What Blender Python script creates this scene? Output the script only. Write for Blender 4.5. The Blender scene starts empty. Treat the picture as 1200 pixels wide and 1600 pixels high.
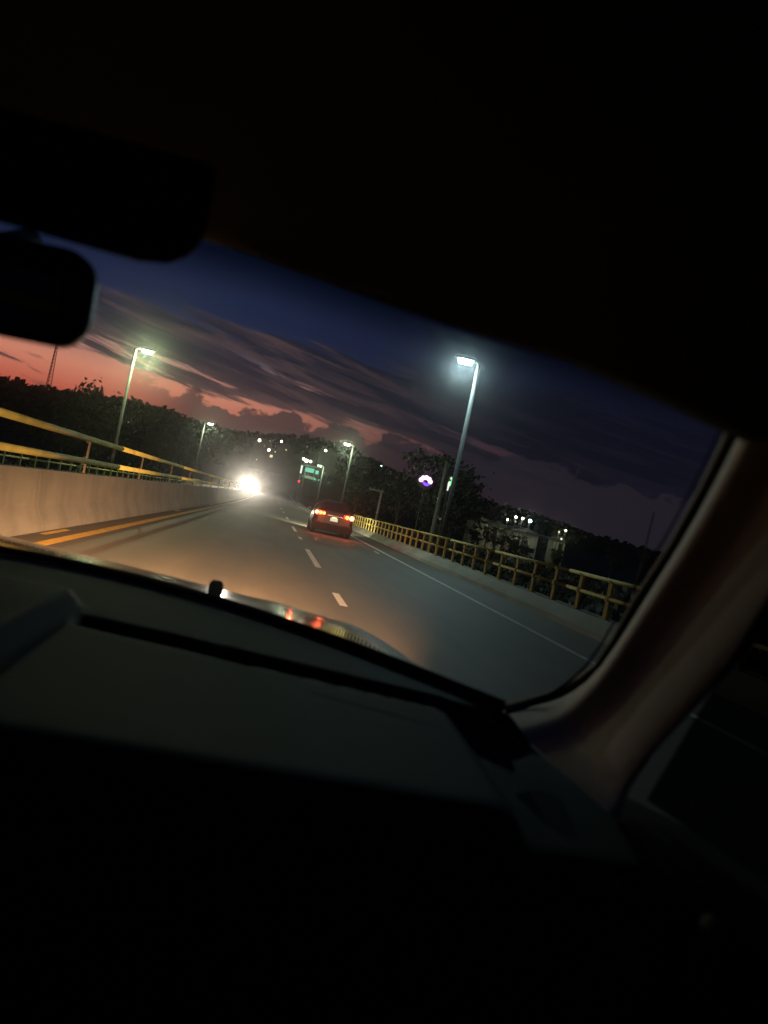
import bpy, math, random
from mathutils import Vector, Matrix
R = math.radians
rnd = random.Random(7)
S = bpy.context.scene
C = S.collection

# ------------------------------------------------------------------ camera
CAMZ = 1.25
ROLL = R(12.0)
VP = (425.0, 772.0)                       # the road's vanishing point in the 1200x1600 photo
F = 1200.0
d = Vector(((VP[0] - 600) / F, -(VP[1] - 800) / F, -1.0)).normalized()
ux, uy = math.sin(ROLL), math.cos(ROLL)
uz = -(ux * d.x + uy * d.y) / d.z
u = Vector((ux, uy, uz)).normalized()
r = d.cross(u).normalized()
M = Matrix((r, d, u))                     # rows: world X, Y, Z seen in camera axes
cam_data = bpy.data.cameras.new('camera')
cam = bpy.data.objects.new('camera', cam_data)
C.objects.link(cam)
cam.matrix_world = Matrix.Translation((0, 0, CAMZ)) @ M.to_4x4()
cam_data.sensor_fit = 'VERTICAL'
cam_data.sensor_height = 36.0
cam_data.lens = 27.0
cam_data.clip_start = 0.02
cam_data.clip_end = 6000
cam_data.dof.use_dof = True
cam_data.dof.focus_distance = 45.0
cam_data.dof.aperture_fstop = 4.5
S.camera = cam

S.view_settings.view_transform = 'Standard'
S.view_settings.look = 'None'
S.view_settings.exposure = 0.0
S.view_settings.gamma = 1.0
S.view_settings.use_curve_mapping = False
S.render.engine = 'CYCLES'
cy = S.cycles
cy.use_denoising = True
try:
    cy.denoiser = 'OPENIMAGEDENOISE'
except Exception:
    pass
cy.max_bounces = 8
cy.transparent_max_bounces = 16
cy.volume_bounces = 0
cy.sample_clamp_indirect = 4.0
cy.caustics_reflective = False
cy.caustics_refractive = False
cy.use_light_tree = True

FILM, FILM_G = 2.0, .985
# ------------------------------------------------------------------ node helpers
class NT:
    def __init__(s, tree):
        s.t = tree; s.n = tree.nodes; s.l = tree.links
    def node(s, typ, **kw):
        n = s.n.new(typ)
        for k, v in kw.items(): setattr(n, k, v)
        return n
    def put(s, sock, v):
        if isinstance(v, bpy.types.NodeSocket): s.l.new(v, sock)
        elif v is not None: sock.default_value = v
    def math(s, op, a, b=None, clamp=False):
        n = s.node('ShaderNodeMath', operation=op, use_clamp=clamp)
        s.put(n.inputs[0], a)
        if b is not None: s.put(n.inputs[1], b)
        return n.outputs[0]
    def step(s, v, lo, hi, a=0.0, b=1.0):
        n = s.node('ShaderNodeMapRange', interpolation_type='SMOOTHSTEP')
        s.put(n.inputs['Value'], v); s.put(n.inputs['From Min'], lo); s.put(n.inputs['From Max'], hi)
        s.put(n.inputs['To Min'], a); s.put(n.inputs['To Max'], b)
        return n.outputs['Result']
    def mix(s, f, a, b):
        n = s.node('ShaderNodeMix', data_type='RGBA')
        s.put(n.inputs[0], f); s.put(n.inputs[6], a); s.put(n.inputs[7], b)
        return n.outputs[2]
    def ramp(s, v, stops):
        n = s.node('ShaderNodeValToRGB')
        el = n.color_ramp.elements
        while len(el) > 1: el.remove(el[-1])
        el[0].position = stops[0][0]; el[0].color = (*stops[0][1], 1)
        for p, c in stops[1:]:
            e = el.new(p); e.color = (*c, 1)
        s.put(n.inputs[0], v)
        return n.outputs[0]
    def noise(s, vec, scale, detail=4.0, rough=.55, dist=0.0):
        n = s.node('ShaderNodeTexNoise')
        if vec is not None: s.put(n.inputs['Vector'], vec)
        n.inputs['Scale'].default_value = scale; n.inputs['Detail'].default_value = detail
        n.inputs['Roughness'].default_value = rough; n.inputs['Distortion'].default_value = dist
        return n.outputs['Fac']
    def xyz(s, x, y, z):
        n = s.node('ShaderNodeCombineXYZ')
        for i, v in enumerate((x, y, z)): s.put(n.inputs[i], v)
        return n.outputs[0]

# ------------------------------------------------------------------ dusk sky
W = bpy.data.worlds.new('World')
S.world = W
W.use_nodes = True
W.node_tree.nodes.clear()
k = NT(W.node_tree)
out = k.node('ShaderNodeOutputWorld')
tc = k.node('ShaderNodeTexCoord')
sep = k.node('ShaderNodeSeparateXYZ')
k.l.new(tc.outputs['Generated'], sep.inputs[0])
X, Y, Z = sep.outputs
az = k.math('MULTIPLY', k.math('ARCTAN2', X, Y), 180 / math.pi)        # degrees, 0 straight ahead, + right
el = k.math('MULTIPLY', k.math('ARCSINE', Z), 180 / math.pi)
away = k.math('ABSOLUTE', k.math('ADD', az, 26.0))                     # sunset lies 26 degrees to the left
glow = k.step(away, 62.0, 14.0)
e01 = k.math('DIVIDE', el, 40.0, clamp=True)
warm = k.ramp(e01, [(0, (.42, .060, .045)), (.095, (.50, .090, .055)), (.15, (.66, .235, .150)), (.19, (.42, .20, .165)), (.222, (.13, .090, .105)), (.24, (.040, .040, .075)),
                    (.262, (.020, .026, .066)), (.30, (.0115, .0185, .056)), (.55, (.0080, .0135, .044)), (1, (.005, .0075, .025))])
cool = k.ramp(e01, [(0, (.10, .032, .036)), (.12, (.085, .034, .040)), (.18, (.060, .030, .042)), (.235, (.016, .014, .030)), (.28, (.0068, .0088, .032)),
                    (.5, (.0050, .0078, .030)), (1, (.003, .005, .016))])
far_side = k.ramp(e01, [(0, (.006, .006, .012)), (.3, (.0045, .005, .014)), (1, (.002, .003, .010))])
base = k.mix(k.step(away, 56.0, 30.0), far_side, cool)
base = k.mix(k.step(away, 39.0, 17.0), base, warm)
# long cloud streaks, sinking to the right
v = k.math('ADD', el, k.math('MULTIPLY', az, .17))
n1 = k.noise(k.xyz(k.math('MULTIPLY', az, .075), k.math('MULTIPLY', v, .62), 3.1), 1.0, 7.0, .60, .5)
n2 = k.noise(k.xyz(k.math('MULTIPLY', az, .17), k.math('MULTIPLY', v, 1.5), 8.7), 1.0, 6.0, .62, .4)
n = k.math('ADD', k.math('MULTIPLY', n1, .65), k.math('MULTIPLY', n2, .35))
band = k.math('MULTIPLY', k.step(el, 2.2, 4.2), k.step(k.math('SUBTRACT', el, k.math('MULTIPLY', k.math('SUBTRACT', n, .5), 9.0)), 11.4, 10.3))
bias = k.step(el, 5.4, 8.4, -.03, .105)
bias = k.math('ADD', bias, k.step(az, -4.0, 16.0, 0.0, .05))
cl = k.step(k.math('ADD', n, bias), .490, .565)
mask = k.math('MULTIPLY', cl, band)
n4 = k.noise(k.xyz(k.math('MULTIPLY', az, .11), k.math('MULTIPLY', v, 1.25), 21.3), 1.0, 6.0, .62, .5)
lit = k.step(k.math('ADD', n4, k.step(el, 8.5, 5.0, -.02, .10)), .40, .64)
c_left = k.mix(lit, (.017, .0165, .031, 1), (.088, .054, .058, 1))
c_right = k.mix(lit, (.0036, .0040, .0100, 1), (.0070, .0066, .0135, 1))
ccol = k.mix(k.step(away, 46.0, 12.0), c_right, c_left)
sky = k.mix(k.math('MULTIPLY', mask, .95), base, ccol)
# cumulus heads low over the treeline
n3 = k.noise(k.xyz(k.math('MULTIPLY', az, .42), k.math('MULTIPLY', el, .55), 1.7), 1.0, 5.0, .55, .2)
top = k.math('SUBTRACT', k.math('ADD', 3.4, k.math('MULTIPLY', n3, 4.6)), el)
cum = k.math('MULTIPLY', k.step(top, -.10, .18), k.math('MULTIPLY', k.step(az, -13.0, -6.0), k.step(el, -1.0, 1.0)))
sky = k.mix(k.math('MULTIPLY', cum, .88), sky, k.mix(k.step(az, -6.0, 12.0), (.045, .028, .034, 1), (.016, .013, .020, 1)))
bg = k.node('ShaderNodeBackground')
k.l.new(sky, bg.inputs['Color'])
bg.inputs['Strength'].default_value = 1.0
# the last blue of the atmosphere after sunset
nsky = k.node('ShaderNodeTexSky', sky_type='NISHITA')
nsky.sun_disc = False
nsky.sun_elevation = R(-5.0)
nsky.sun_rotation = R(-26.0)
bg2 = k.node('ShaderNodeBackground')
k.l.new(nsky.outputs[0], bg2.inputs['Color'])
bg2.inputs['Strength'].default_value = 0.02
add = k.node('ShaderNodeAddShader')
k.l.new(bg.outputs[0], add.inputs[0]); k.l.new(bg2.outputs[0], add.inputs[1])
k.l.new(add.outputs[0], out.inputs['Surface'])

# ------------------------------------------------------------------ materials
def mat(name, col, rough=.6, metal=0.0, var=0.0, vscale=6.0, bump=0.0, bscale=60.0, coat=0.0, spec=.5, stretch=None, dirt=None, tracks=None):
    m = bpy.data.materials.new(name); m.use_nodes = True
    q = NT(m.node_tree); b = q.n['Principled BSDF']
    b.inputs['Roughness'].default_value = rough; b.inputs['Metallic'].default_value = metal
    b.inputs['Coat Weight'].default_value = coat; b.inputs['Coat Roughness'].default_value = .04
    b.inputs['Specular IOR Level'].default_value = spec
    co = q.node('ShaderNodeTexCoord').outputs['Object']
    if stretch:
        mp = q.node('ShaderNodeMapping'); q.l.new(co, mp.inputs[0]); mp.inputs['Scale'].default_value = stretch; co = mp.outputs[0]
    c = (*col, 1)
    if var:
        f = q.step(q.noise(co, vscale, 6, .6), .3, .7)
        c = q.mix(f, tuple(x * (1 - var) for x in col) + (1,), tuple(min(1, x * (1 + var)) for x in col) + (1,))
    if dirt:
        f2 = q.step(q.noise(co, vscale * .37, 5, .65), .52, .68)
        c = q.mix(q.math('MULTIPLY', f2, .8), c, (*dirt, 1))
    if tracks:
        mp2 = q.node('ShaderNodeMapping'); q.l.new(q.node('ShaderNodeTexCoord').outputs['Object'], mp2.inputs[0]); mp2.inputs['Scale'].default_value = tracks
        f3 = q.step(q.noise(mp2.outputs[0], 1.0, 5, .6), .40, .64)
        c = q.mix(q.math('MULTIPLY', f3, .42), c, tuple(x * .45 for x in col) + (1,))
    q.put(b.inputs['Base Color'], c)
    if bump:
        bp = q.node('ShaderNodeBump'); bp.inputs['Strength'].default_value = bump; bp.inputs['Distance'].default_value = .01
        q.l.new(q.noise(co, bscale, 4, .6), bp.inputs['Height']); q.l.new(bp.outputs[0], b.inputs['Normal'])
    return m

def glow_mat(name, col, strength, sample=False):
    m = bpy.data.materials.new(name); m.use_nodes = True
    q = NT(m.node_tree); q.n.clear()
    o = q.node('ShaderNodeOutputMaterial'); e = q.node('ShaderNodeEmission')
    e.inputs['Color'].default_value = (*col, 1); e.inputs['Strength'].default_value = strength
    q.l.new(e.outputs[0], o.inputs['Surface'])
    if not sample:
        try: m.cycles.emission_sampling = 'NONE'
        except Exception: pass
    return m

def glass_mat(name, tint, gloss, rough=.0, film=0.0, band=False):
    m = bpy.data.materials.new(name); m.use_nodes = True
    q = NT(m.node_tree); q.n.clear()
    o = q.node('ShaderNodeOutputMaterial')
    t = q.node('ShaderNodeBsdfTransparent'); t.inputs[0].default_value = (*tint, 1)
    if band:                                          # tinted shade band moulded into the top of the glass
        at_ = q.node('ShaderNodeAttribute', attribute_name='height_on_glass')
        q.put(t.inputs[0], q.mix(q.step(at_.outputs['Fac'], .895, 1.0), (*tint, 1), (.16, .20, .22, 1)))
    g = q.node('ShaderNodeBsdfGlossy'); g.inputs['Roughness'].default_value = rough
    mx = q.node('ShaderNodeMixShader'); mx.inputs[0].default_value = gloss
    q.l.new(t.outputs[0], mx.inputs[1]); q.l.new(g.outputs[0], mx.inputs[2])
    last = mx.outputs[0]
    if film:
        tr = q.node('ShaderNodeBsdfTranslucent'); tr.inputs[0].default_value = (.8, .8, .8, 1)
        m2 = q.node('ShaderNodeMixShader')
        co = q.node('ShaderNodeTexCoord').outputs['Object']
        q.put(m2.inputs[0], q.step(q.noise(co, 9.0, 6, .65), .35, .75, film * .3, film))
        q.l.new(last, m2.inputs[1]); q.l.new(tr.outputs[0], m2.inputs[2]); last = m2.outputs[0]
    q.l.new(last, o.inputs['Surface'])
    return m

MT = {
 'asphalt': mat('asphalt', (.096, .076, .047), .70, var=.22, vscale=.9, bump=.35, bscale=55, stretch=(1, .22, 1), dirt=(.076, .058, .040), tracks=(1.5, .018, 1)),
 'concrete': mat('concrete', (.150, .138, .108), .85, var=.12, vscale=1.1, bump=.25, bscale=30, stretch=(1, .5, 1.6), dirt=(.125, .112, .085), tracks=(.6, 1.3, .5)),
 'kerb': mat('kerb concrete', (.26, .25, .19), .85, var=.2, vscale=1.4, bump=.25, bscale=30, stretch=(1, .4, 1), dirt=(.17, .16, .13)),
 'yellow': mat('yellow steel paint', (.46, .40, .10), .7, spec=.2, var=.16, vscale=3.0, bump=.08, bscale=40, dirt=(.36, .23, .05)),
 'steel_brown': mat('brown weathered steel', (.055, .040, .022), .8, var=.2, vscale=3),
 'paint_white': mat('white road paint', (.62, .58, .50), .6, var=.2, vscale=9, dirt=(.34, .31, .27)),
 'paint_yellow': mat('yellow road paint', (.62, .36, .04), .6, var=.2, vscale=7, dirt=(.36, .22, .05)),
 'earth': mat('earth', (.055, .050, .035), .95, var=.35, vscale=.08),
 'bark': mat('bark', (.055, .042, .032), .9, var=.3, vscale=4),
 'leaf': mat('leaf', (.026, .034, .016), .65, var=.45, vscale=.9),
 'leaf_dark': mat('dark leaf', (.020, .026, .014), .7, var=.45, vscale=.7),
 'steel': mat('galvanised steel', (.042, .045, .045), .8, metal=.0, var=.12, vscale=4),
 'pole_wood': mat('concrete pole', (.20, .19, .165), .9, var=.2, vscale=3),
 'wire': mat('black wire', (.02, .02, .02), .6),
 'dash': mat('dashboard plastic', (.011, .012, .0115), .74, var=.14, vscale=22, bump=.3, bscale=700, spec=.20),
 'dash_deep': mat('black vent plastic', (.012, .012, .012), .7),
 'trim': mat('pale pillar trim', (.37, .37, .365), .75, var=.05, vscale=30, bump=.2, bscale=1200),
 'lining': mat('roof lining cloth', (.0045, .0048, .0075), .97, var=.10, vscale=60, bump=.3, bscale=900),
 'rubber': mat('black rubber', (.008, .008, .008), .75),
 'visor': mat('visor vinyl', (.012, .011, .013), .85, var=.08, vscale=40),
 'mirror_shell': mat('mirror shell plastic', (.015, .015, .016), .5),
 'mirror_face': mat('mirror face', (.55, .56, .58), .03, metal=1.0),
 'bonnet': mat('bonnet paint', (.020, .021, .022), .16, coat=.9, var=.1, vscale=5),
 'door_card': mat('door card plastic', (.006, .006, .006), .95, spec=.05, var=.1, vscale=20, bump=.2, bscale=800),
 'car_paint': mat('dark grey car paint', (.016, .013, .014), .5, coat=.12, spec=.25),
 'car_paint_pale': mat('silver car paint', (.34, .34, .35), .3, metal=.4, coat=.7),
 'car_glass': mat('dark car glass', (.012, .012, .014), .06, spec=.7),
 'car_plastic': mat('black bumper plastic', (.012, .012, .012), .85, spec=.15),
 'chrome': mat('chrome', (.7, .7, .7), .15, metal=1.0),
 'tyre': mat('tyre rubber', (.014, .014, .014), .85),
 'plate': mat('number plate', (.75, .75, .72), .5),
 'wall_cream': mat('cream render', (.52, .49, .36), .9, var=.14, vscale=.9, dirt=(.36, .34, .24)),
 'wall_grey': mat('grey render', (.16, .16, .15), .9, var=.2, vscale=.6),
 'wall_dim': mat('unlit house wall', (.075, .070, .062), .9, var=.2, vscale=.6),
 'roof_dark': mat('dark roof sheet', (.06, .055, .05), .8, var=.2, vscale=1),
 'lens_red': mat('red lens', (.35, .012, .010), .2, coat=.6),
 'g_lamp_blue': glow_mat('cool white lamp', (.70, .93, 1.0), 26),
 'g_lamp_green': glow_mat('greenish white lamp', (.86, 1.0, .72), 16),
 'g_head': glow_mat('headlamp', (1.0, .86, .66), 700),
 'g_tail': glow_mat('tail lamp', (1.0, .030, .016), 8.0),
 'g_tail_core': glow_mat('tail lamp core', (1.0, .20, .035), 11),
 'g_tail_white': glow_mat('pale tail lamp core', (1.0, .36, .11), 11),
 'g_plate': glow_mat('plate lamp glow', (1.0, .86, .62), .9),
 'g_green': glow_mat('green lit sign', (.22, .85, .55), .75),
 'g_white': glow_mat('white lit panel', (.92, 1.0, .82), 1.1),
 'g_window': glow_mat('lit window', (1.0, .80, .50), 1.0),
 'g_bulb': glow_mat('warm bulb', (1.0, .86, .62), 26),
 'g_bulb_cool': glow_mat('cool bulb', (.62, .92, 1.0), 30),
 'g_pink': glow_mat('pink lit sign', (.95, .50, .95), 3.0),
 'g_violet': glow_mat('violet lit sign', (.20, .06, 1.0), 2.2),
 'g_signgreen': glow_mat('green tube', (.10, .9, .25), 1.3),
 'g_red': glow_mat('red signal lamp', (1.0, .03, .04), 4.0),
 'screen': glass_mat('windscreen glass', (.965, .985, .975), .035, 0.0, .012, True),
 'tinted': glass_mat('tinted window glass', (.10, .11, .11), .05),
}

# ------------------------------------------------------------------ mesh helpers
class MB:
    def __init__(s): s.v = []; s.f = []
    def add(s, vs, fs):
        o = len(s.v); s.v += [tuple(p) for p in vs]; s.f += [tuple(i + o for i in f) for f in fs]; return s
    def box(s, x0, x1, y0, y1, z0, z1):
        v = [(x0, y0, z0), (x1, y0, z0), (x1, y1, z0), (x0, y1, z0), (x0, y0, z1), (x1, y0, z1), (x1, y1, z1), (x0, y1, z1)]
        return s.add(v, [(0, 3, 2, 1), (4, 5, 6, 7), (0, 1, 5, 4), (1, 2, 6, 5), (2, 3, 7, 6), (3, 0, 4, 7)])
    def cbox(s, c, size):
        return s.box(c[0] - size[0] / 2, c[0] + size[0] / 2, c[1] - size[1] / 2, c[1] + size[1] / 2, c[2] - size[2] / 2, c[2] + size[2] / 2)
    def tube(s, pts, rad, n=8, cap=True):
        pts = [Vector(p) for p in pts]
        rads = rad if isinstance(rad, (list, tuple)) else [rad] * len(pts)
        vs = []
        for i, p in enumerate(pts):
            t = (pts[min(i + 1, len(pts) - 1)] - pts[max(i - 1, 0)]).normalized()
            a = t.cross(Vector((0, 0, 1)))
            if a.length < 1e-3: a = t.cross(Vector((1, 0, 0)))
            a.normalize(); b = t.cross(a)
            for j in range(n):
                th = 2 * math.pi * j / n
                vs.append(p + (a * math.cos(th) + b * math.sin(th)) * rads[i])
        fs = []
        for i in range(len(pts) - 1):
            for j in range(n):
                fs.append((i * n + j, i * n + (j + 1) % n, (i + 1) * n + (j + 1) % n, (i + 1) * n + j))
        if cap:
            fs.append(tuple(range(n))[::-1]); fs.append(tuple(range((len(pts) - 1) * n, len(pts) * n)))
        return s.add(vs, fs)
    def grid(s, rows):
        m = len(rows[0]); vs = [p for rw in rows for p in rw]
        fs = [(i * m + j, i * m + j + 1, (i + 1) * m + j + 1, (i + 1) * m + j) for i in range(len(rows) - 1) for j in range(m - 1)]
        return s.add(vs, fs)
    def prism(s, prof, y0, y1):                       # profile of (x, z) points extruded along y
        m = len(prof)
        vs = [(p[0], y0, p[1]) for p in prof] + [(p[0], y1, p[1]) for p in prof]
        fs = [(i, (i + 1) % m, m + (i + 1) % m, m + i) for i in range(m)]
        fs += [tuple(range(m))[::-1], tuple(range(m, 2 * m))]
        return s.add(vs, fs)

def tag(o, label=None, cat=None, group=None, kind=None):
    for key, val in (('label', label), ('category', cat), ('group', group), ('kind', kind)):
        if val: o[key] = val
    return o
def off(o):
    w = Vector((0, 0, 0))
    while o is not None: w += o.location; o = o.parent
    return w
def obj(name, mb, m, parent=None, smooth=False, local=False, bevel=0.0, sub=0):
    me = bpy.data.meshes.new(name)
    vs = mb.v
    if parent is not None and not local:
        o_ = off(parent); vs = [(p[0] - o_.x, p[1] - o_.y, p[2] - o_.z) for p in vs]
    me.from_pydata(vs, [], mb.f); me.update()
    me.materials.append(MT[m] if isinstance(m, str) else m)
    if smooth:
        for p in me.polygons: p.use_smooth = True
    o = bpy.data.objects.new(name, me); C.objects.link(o); o.parent = parent
    if bevel:
        b = o.modifiers.new('bevel', 'BEVEL'); b.width = bevel; b.segments = 2; b.limit_method = 'ANGLE'
    if sub:
        sm = o.modifiers.new('sub', 'SUBSURF'); sm.levels = sub; sm.render_levels = sub
    return o
def struct(name, mb, m, parent=None, **kw):
    o = obj(name, mb, m, parent, **kw)
    if parent is None: o['kind'] = 'structure'
    return o
def thing(name, label, cat, loc=(0, 0, 0), group=None, rz=0.0):
    o = bpy.data.objects.new(name, None); C.objects.link(o); o.location = loc; o.rotation_euler = (0, 0, rz)
    return tag(o, label, cat, group)
def copy_tree(o, parent=None):
    c = o.copy(); C.objects.link(c)
    if parent is not None: c.parent = parent
    for ch in list(o.children): copy_tree(ch, c)
    return c
def lamp(name, kind, loc, power, col, parent=None, size=.1, aim=None, angle=60, blend=.4):
    l = bpy.data.lights.new(name, kind); l.energy = power; l.color = col; l.shadow_soft_size = size
    o = bpy.data.objects.new(name, l); C.objects.link(o)
    o.location = Vector(loc) - (off(parent) if parent is not None else Vector((0, 0, 0))); o.parent = parent
    if kind == 'SPOT':
        l.spot_size = R(angle); l.spot_blend = blend
        o.rotation_euler = Vector(aim).to_track_quat('-Z', 'Y').to_euler()
    return o

def at(px, py, Y):                                   # a point seen in the photo, measured at Y metres ahead
    w = M @ Vector(((px - 600) / F, -(py - 800) / F, -1.0))
    return Vector((w.x / w.y * Y, Y, CAMZ + w.z / w.y * Y))
# ------------------------------------------------------------------ ground and road
def sm(a, b, x):
    t = min(1, max(0, (x - a) / (b - a))); return t * t * (3 - 2 * t)
def cz(y):                                            # the road climbs towards the far end of the bridge
    if y < 60: return 0.0
    if y < 200: return .00010 * (y - 60) ** 2
    return .00010 * 140 ** 2 + (y - 200) * .028
def gz(x, y):
    hill = 22.5 * sm(140, 330, y) * (.55 + .45 * sm(120, -20, x)) + 2.2 * math.sin(x * .021 + 1) * sm(150, 300, y) + 1.4 * math.sin(x * .07) * sm(200, 320, y)
    hill += 4 * sm(-40, -140, x) * sm(90, 240, y)
    hill -= 22 * sm(360, 700, y)
    near = -1.6
    h = near + hill
    rz_ = cz(y) - .35
    if y < 95: rz_ = -1.6 + (1.25 + cz(y)) * sm(80, 95, y)
    w = sm(26, 11, abs(x + 1.2)) * sm(260, 215, y)
    return h * (1 - w) + rz_ * w

xs = [-540] + [-500 + i * 20 for i in range(51)] + [540]
xs = sorted(set(xs + [-30 + 3 * i for i in range(20)]))
ys = [-100, -70] + [-40 + i * 10 for i in range(60)] + [565]
g = MB().grid([[(x, y, gz(x, y)) for x in xs] for y in ys])
g.f = [f[::-1] for f in g.f] if False else g.f
struct('ground', g, 'earth', smooth=True)

ry = [-40 + i * 5 for i in range(27)] + [95 + i * 5 for i in range(26)]
ry = sorted(set(ry))
struct('road', MB().grid([[(x, y, cz(y)) for x in (-8.3, -4, 0, 3, 5.74)] for y in ry]), 'asphalt')
struct('bridge_deck', MB().box(-9.2, 6.7, -40, 60, -.9, -.03), 'concrete')

def strip(name, x, w, y0, y1, m, dz=.004):
    n_ = max(2, int((y1 - y0) / 5) + 1)
    rows = [[(x - w / 2, y0 + (y1 - y0) * i / (n_ - 1), cz(y0 + (y1 - y0) * i / (n_ - 1)) + dz),
             (x + w / 2, y0 + (y1 - y0) * i / (n_ - 1), cz(y0 + (y1 - y0) * i / (n_ - 1)) + dz)] for i in range(n_)]
    return struct(name, MB().grid(rows), m)
strip('yellow_edge_line', -2.75, .17, -20, 135, 'paint_yellow')
strip('white_edge_line', 4.38, .12, -20, 200, 'paint_white')
strip('white_edge_line', -8.0, .12, -20, 200, 'paint_white')
for a, b in [(0.4, 5.4), (15.4, 20.6), (30.3, 35.2), (45.2, 50.2), (60.2, 65.2), (75, 80), (90, 95), (105, 110), (120, 125), (135, 140)]:
    strip('lane_marker', 1.21, .13, a, b, 'paint_white')
for a in (10.05, 25.2):  # smeared glints of reflector studs, put in as short painted dashes
    strip('lane_marker', 1.22, .11, a, a + 1.35, 'paint_white')
for a in (11.6, 27.0, 42.0, 57.0):  # yellow reflector studs by the barrier, their streaked glints drawn in paint
    strip('lane_marker', -3.07, .10, a, a + 1.4, 'paint_yellow')
strip('lane_marker', 4.0, .10, 26.2, 27.4, 'paint_white')  # one more stud glint painted as a dash

# right kerb parapet, median barrier, left kerb parapet: cast in 6 m lengths with open joints
def segments(t, name, prof, y0, y1, m, L=9.0):
    y = y0
    while y < y1:
        e = min(y1, y + L)
        b_ = MB().prism(prof, y, e - .006)
        b_.v = [(p[0], p[1], p[2] + cz(p[1])) for p in b_.v]
        o = obj(name, b_, m, t)
        y = e
right_par = thing('kerb_parapet', 'low sloping concrete kerb under the yellow railing along the right edge', 'parapet', (5.9, 0, 0))
segments(right_par, 'kerb_block', [(5.70, -.02), (5.76, .10), (6.04, .30), (6.34, .31), (6.34, -.02)], -24, 96, 'kerb')
med = thing('median_barrier', 'pale concrete barrier wall left of the yellow line, with two rails on top', 'barrier', (-3.4, 0, 0))
segments(med, 'barrier_block', [(-3.18, -.02), (-3.20, .10), (-3.33, .36), (-3.38, .90), (-3.58, .90), (-3.63, .36), (-3.76, .10), (-3.78, -.02)], -24, 130, 'concrete')
left_par = thing('kerb_parapet', 'low concrete kerb on the far left side of the oncoming lane', 'parapet', (-8.5, 0, 0))
segments(left_par, 'kerb_block', [(-8.30, -.02), (-8.36, .10), (-8.62, .30), (-8.9, .31), (-8.9, -.02)], -24, 96, 'kerb')

def railing(name, label, x, zs, z0, y0, y1, step, rr, post, pmat='yellow'):
    t = thing(name, label, 'railing', (x, 0, 0))
    for i, z in enumerate(zs):
        nm = ['top_rail', 'lower_rail'][i]
        y = y0
        while y < y1 - .1:                              # rails come in bolted lengths, a little out of line
            e = min(y1, y + (step * 4 if step < 4 else 12))
            j = rnd.uniform(-.006, .006)
            obj(nm, MB().tube([(x, y, z + j + cz(y)), (x, e - .012, z + j + cz(e) + rnd.uniform(-.004, .004))], rr, 10), 'yellow', t, smooth=True)
            y = e
    w, dpt = post
    top = zs[0]
    pm = MB().box(-w / 2, w / 2, -dpt / 2, dpt / 2, 0, top - z0 - rr * .6)
    pm.box(-w * .9, w * .9, -dpt * .95, dpt * .95, .001, .018)
    for z in zs: pm.box(-w / 2 - rr * .9, -w / 2 + .001, -dpt * .35, dpt * .35, z - z0 - rr * 1.3, z - z0 + rr * 1.3 if z != top else z - z0)
    first = None
    y = y0 + step / 2
    while y < y1:
        if first is None:
            o = first = obj('post', pm, pmat, t, local=True)
        else:
            o = first.copy(); C.objects.link(o)
        o.location = (0, y, z0 + cz(y)); o.rotation_euler = (rnd.uniform(-.01, .01), rnd.uniform(-.008, .008), 0)
        y += step
    return t
railing('bridge_railing', 'long yellow two rail railing along the right edge of the bridge', 6.16, (1.0, .67), .31, -6, 94, 1.3, .036, (.05, .14))
railing('median_railing', 'yellow two rail railing on top of the pale median barrier', -3.48, (1.55, 1.13), .90, -6, 97, 6.0, .055, (.035, .06), 'steel_brown')
railing('bridge_railing', 'yellow railing on the far left edge, seen behind the median railing', -8.75, (1.0, .67), .31, 2, 94, 1.7, .036, (.07, .13))

# ------------------------------------------------------------------ street lamps
def street_lamp(label, x, y, h, side, gl, power, col, arm=.22):
    z0 = gz(x, y) if y > 95 else .0
    t = thing('street_lamp', label, 'street lamp', (x, y, 0), 'street lamps along the bridge')
    zb = cz(y) + (.31 if y < 96 else -.4)
    top = cz(y) + h
    obj('pole', MB().tube([(x, y, zb), (x, y, zb + 1.2), (x, y, top)], [.115, .10, .075], 12), 'steel', t, smooth=True)
    obj('base_plate', MB().cbox((x, y, zb + .012), (.34, .34, .024)), 'steel', t)
    obj('arm', MB().tube([(x, y, top - .05), (x + side * .06, y, top + .05), (x + side * (arm + .10), y, top + .10)], .045, 8), 'steel', t, smooth=True)
    hx = x + side * (arm + .42)
    rows = []
    for u_, w_, h0, h1 in ((-.40, .10, .0, .07), (-.30, .15, -.02, .10), (.25, .16, -.02, .09), (.38, .11, .0, .05)):
        xx = hx + side * u_
        rows.append([(xx, y - w_, top + .09 + h0), (xx, y - w_ * .7, top + .09 + h1), (xx, y + w_ * .7, top + .09 + h1), (xx, y + w_, top + .09 + h0), (xx, y - w_, top + .09 + h0)])
    hd = MB().grid(rows); hd.add(rows[0][:4], [(0, 1, 2, 3)]); hd.add(rows[-1][:4], [(3, 2, 1, 0)])
    head = obj('lamp_head', hd, 'steel', t)
    lr = []
    for u_, w_, dz in ((-.30, .06, 0), (-.26, .12, -.075), (.20, .125, -.085), (.30, .06, 0)):
        lr.append([(hx + side * u_, y - w_, top + .065), (hx + side * u_, y - w_ * .6, top + .062 + dz * 2.0), (hx + side * u_, y + w_ * .6, top + .062 + dz * 2.0), (hx + side * u_, y + w_, top + .065)])
    obj('diffuser', MB().grid(lr), gl, head)
    lamp('street_lamp_light', 'POINT', (hx, y, top - .30), power, col, t, .12)
    return t
BL, GR = (.78, .98, .86), (.84, 1.0, .62)
street_lamp('tall street lamp with blue white light, nearest and highest in the sky', 6.62, 28.6, 7.72, -1, 'g_lamp_blue', 1000, (.62, .93, .93), .12)
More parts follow.
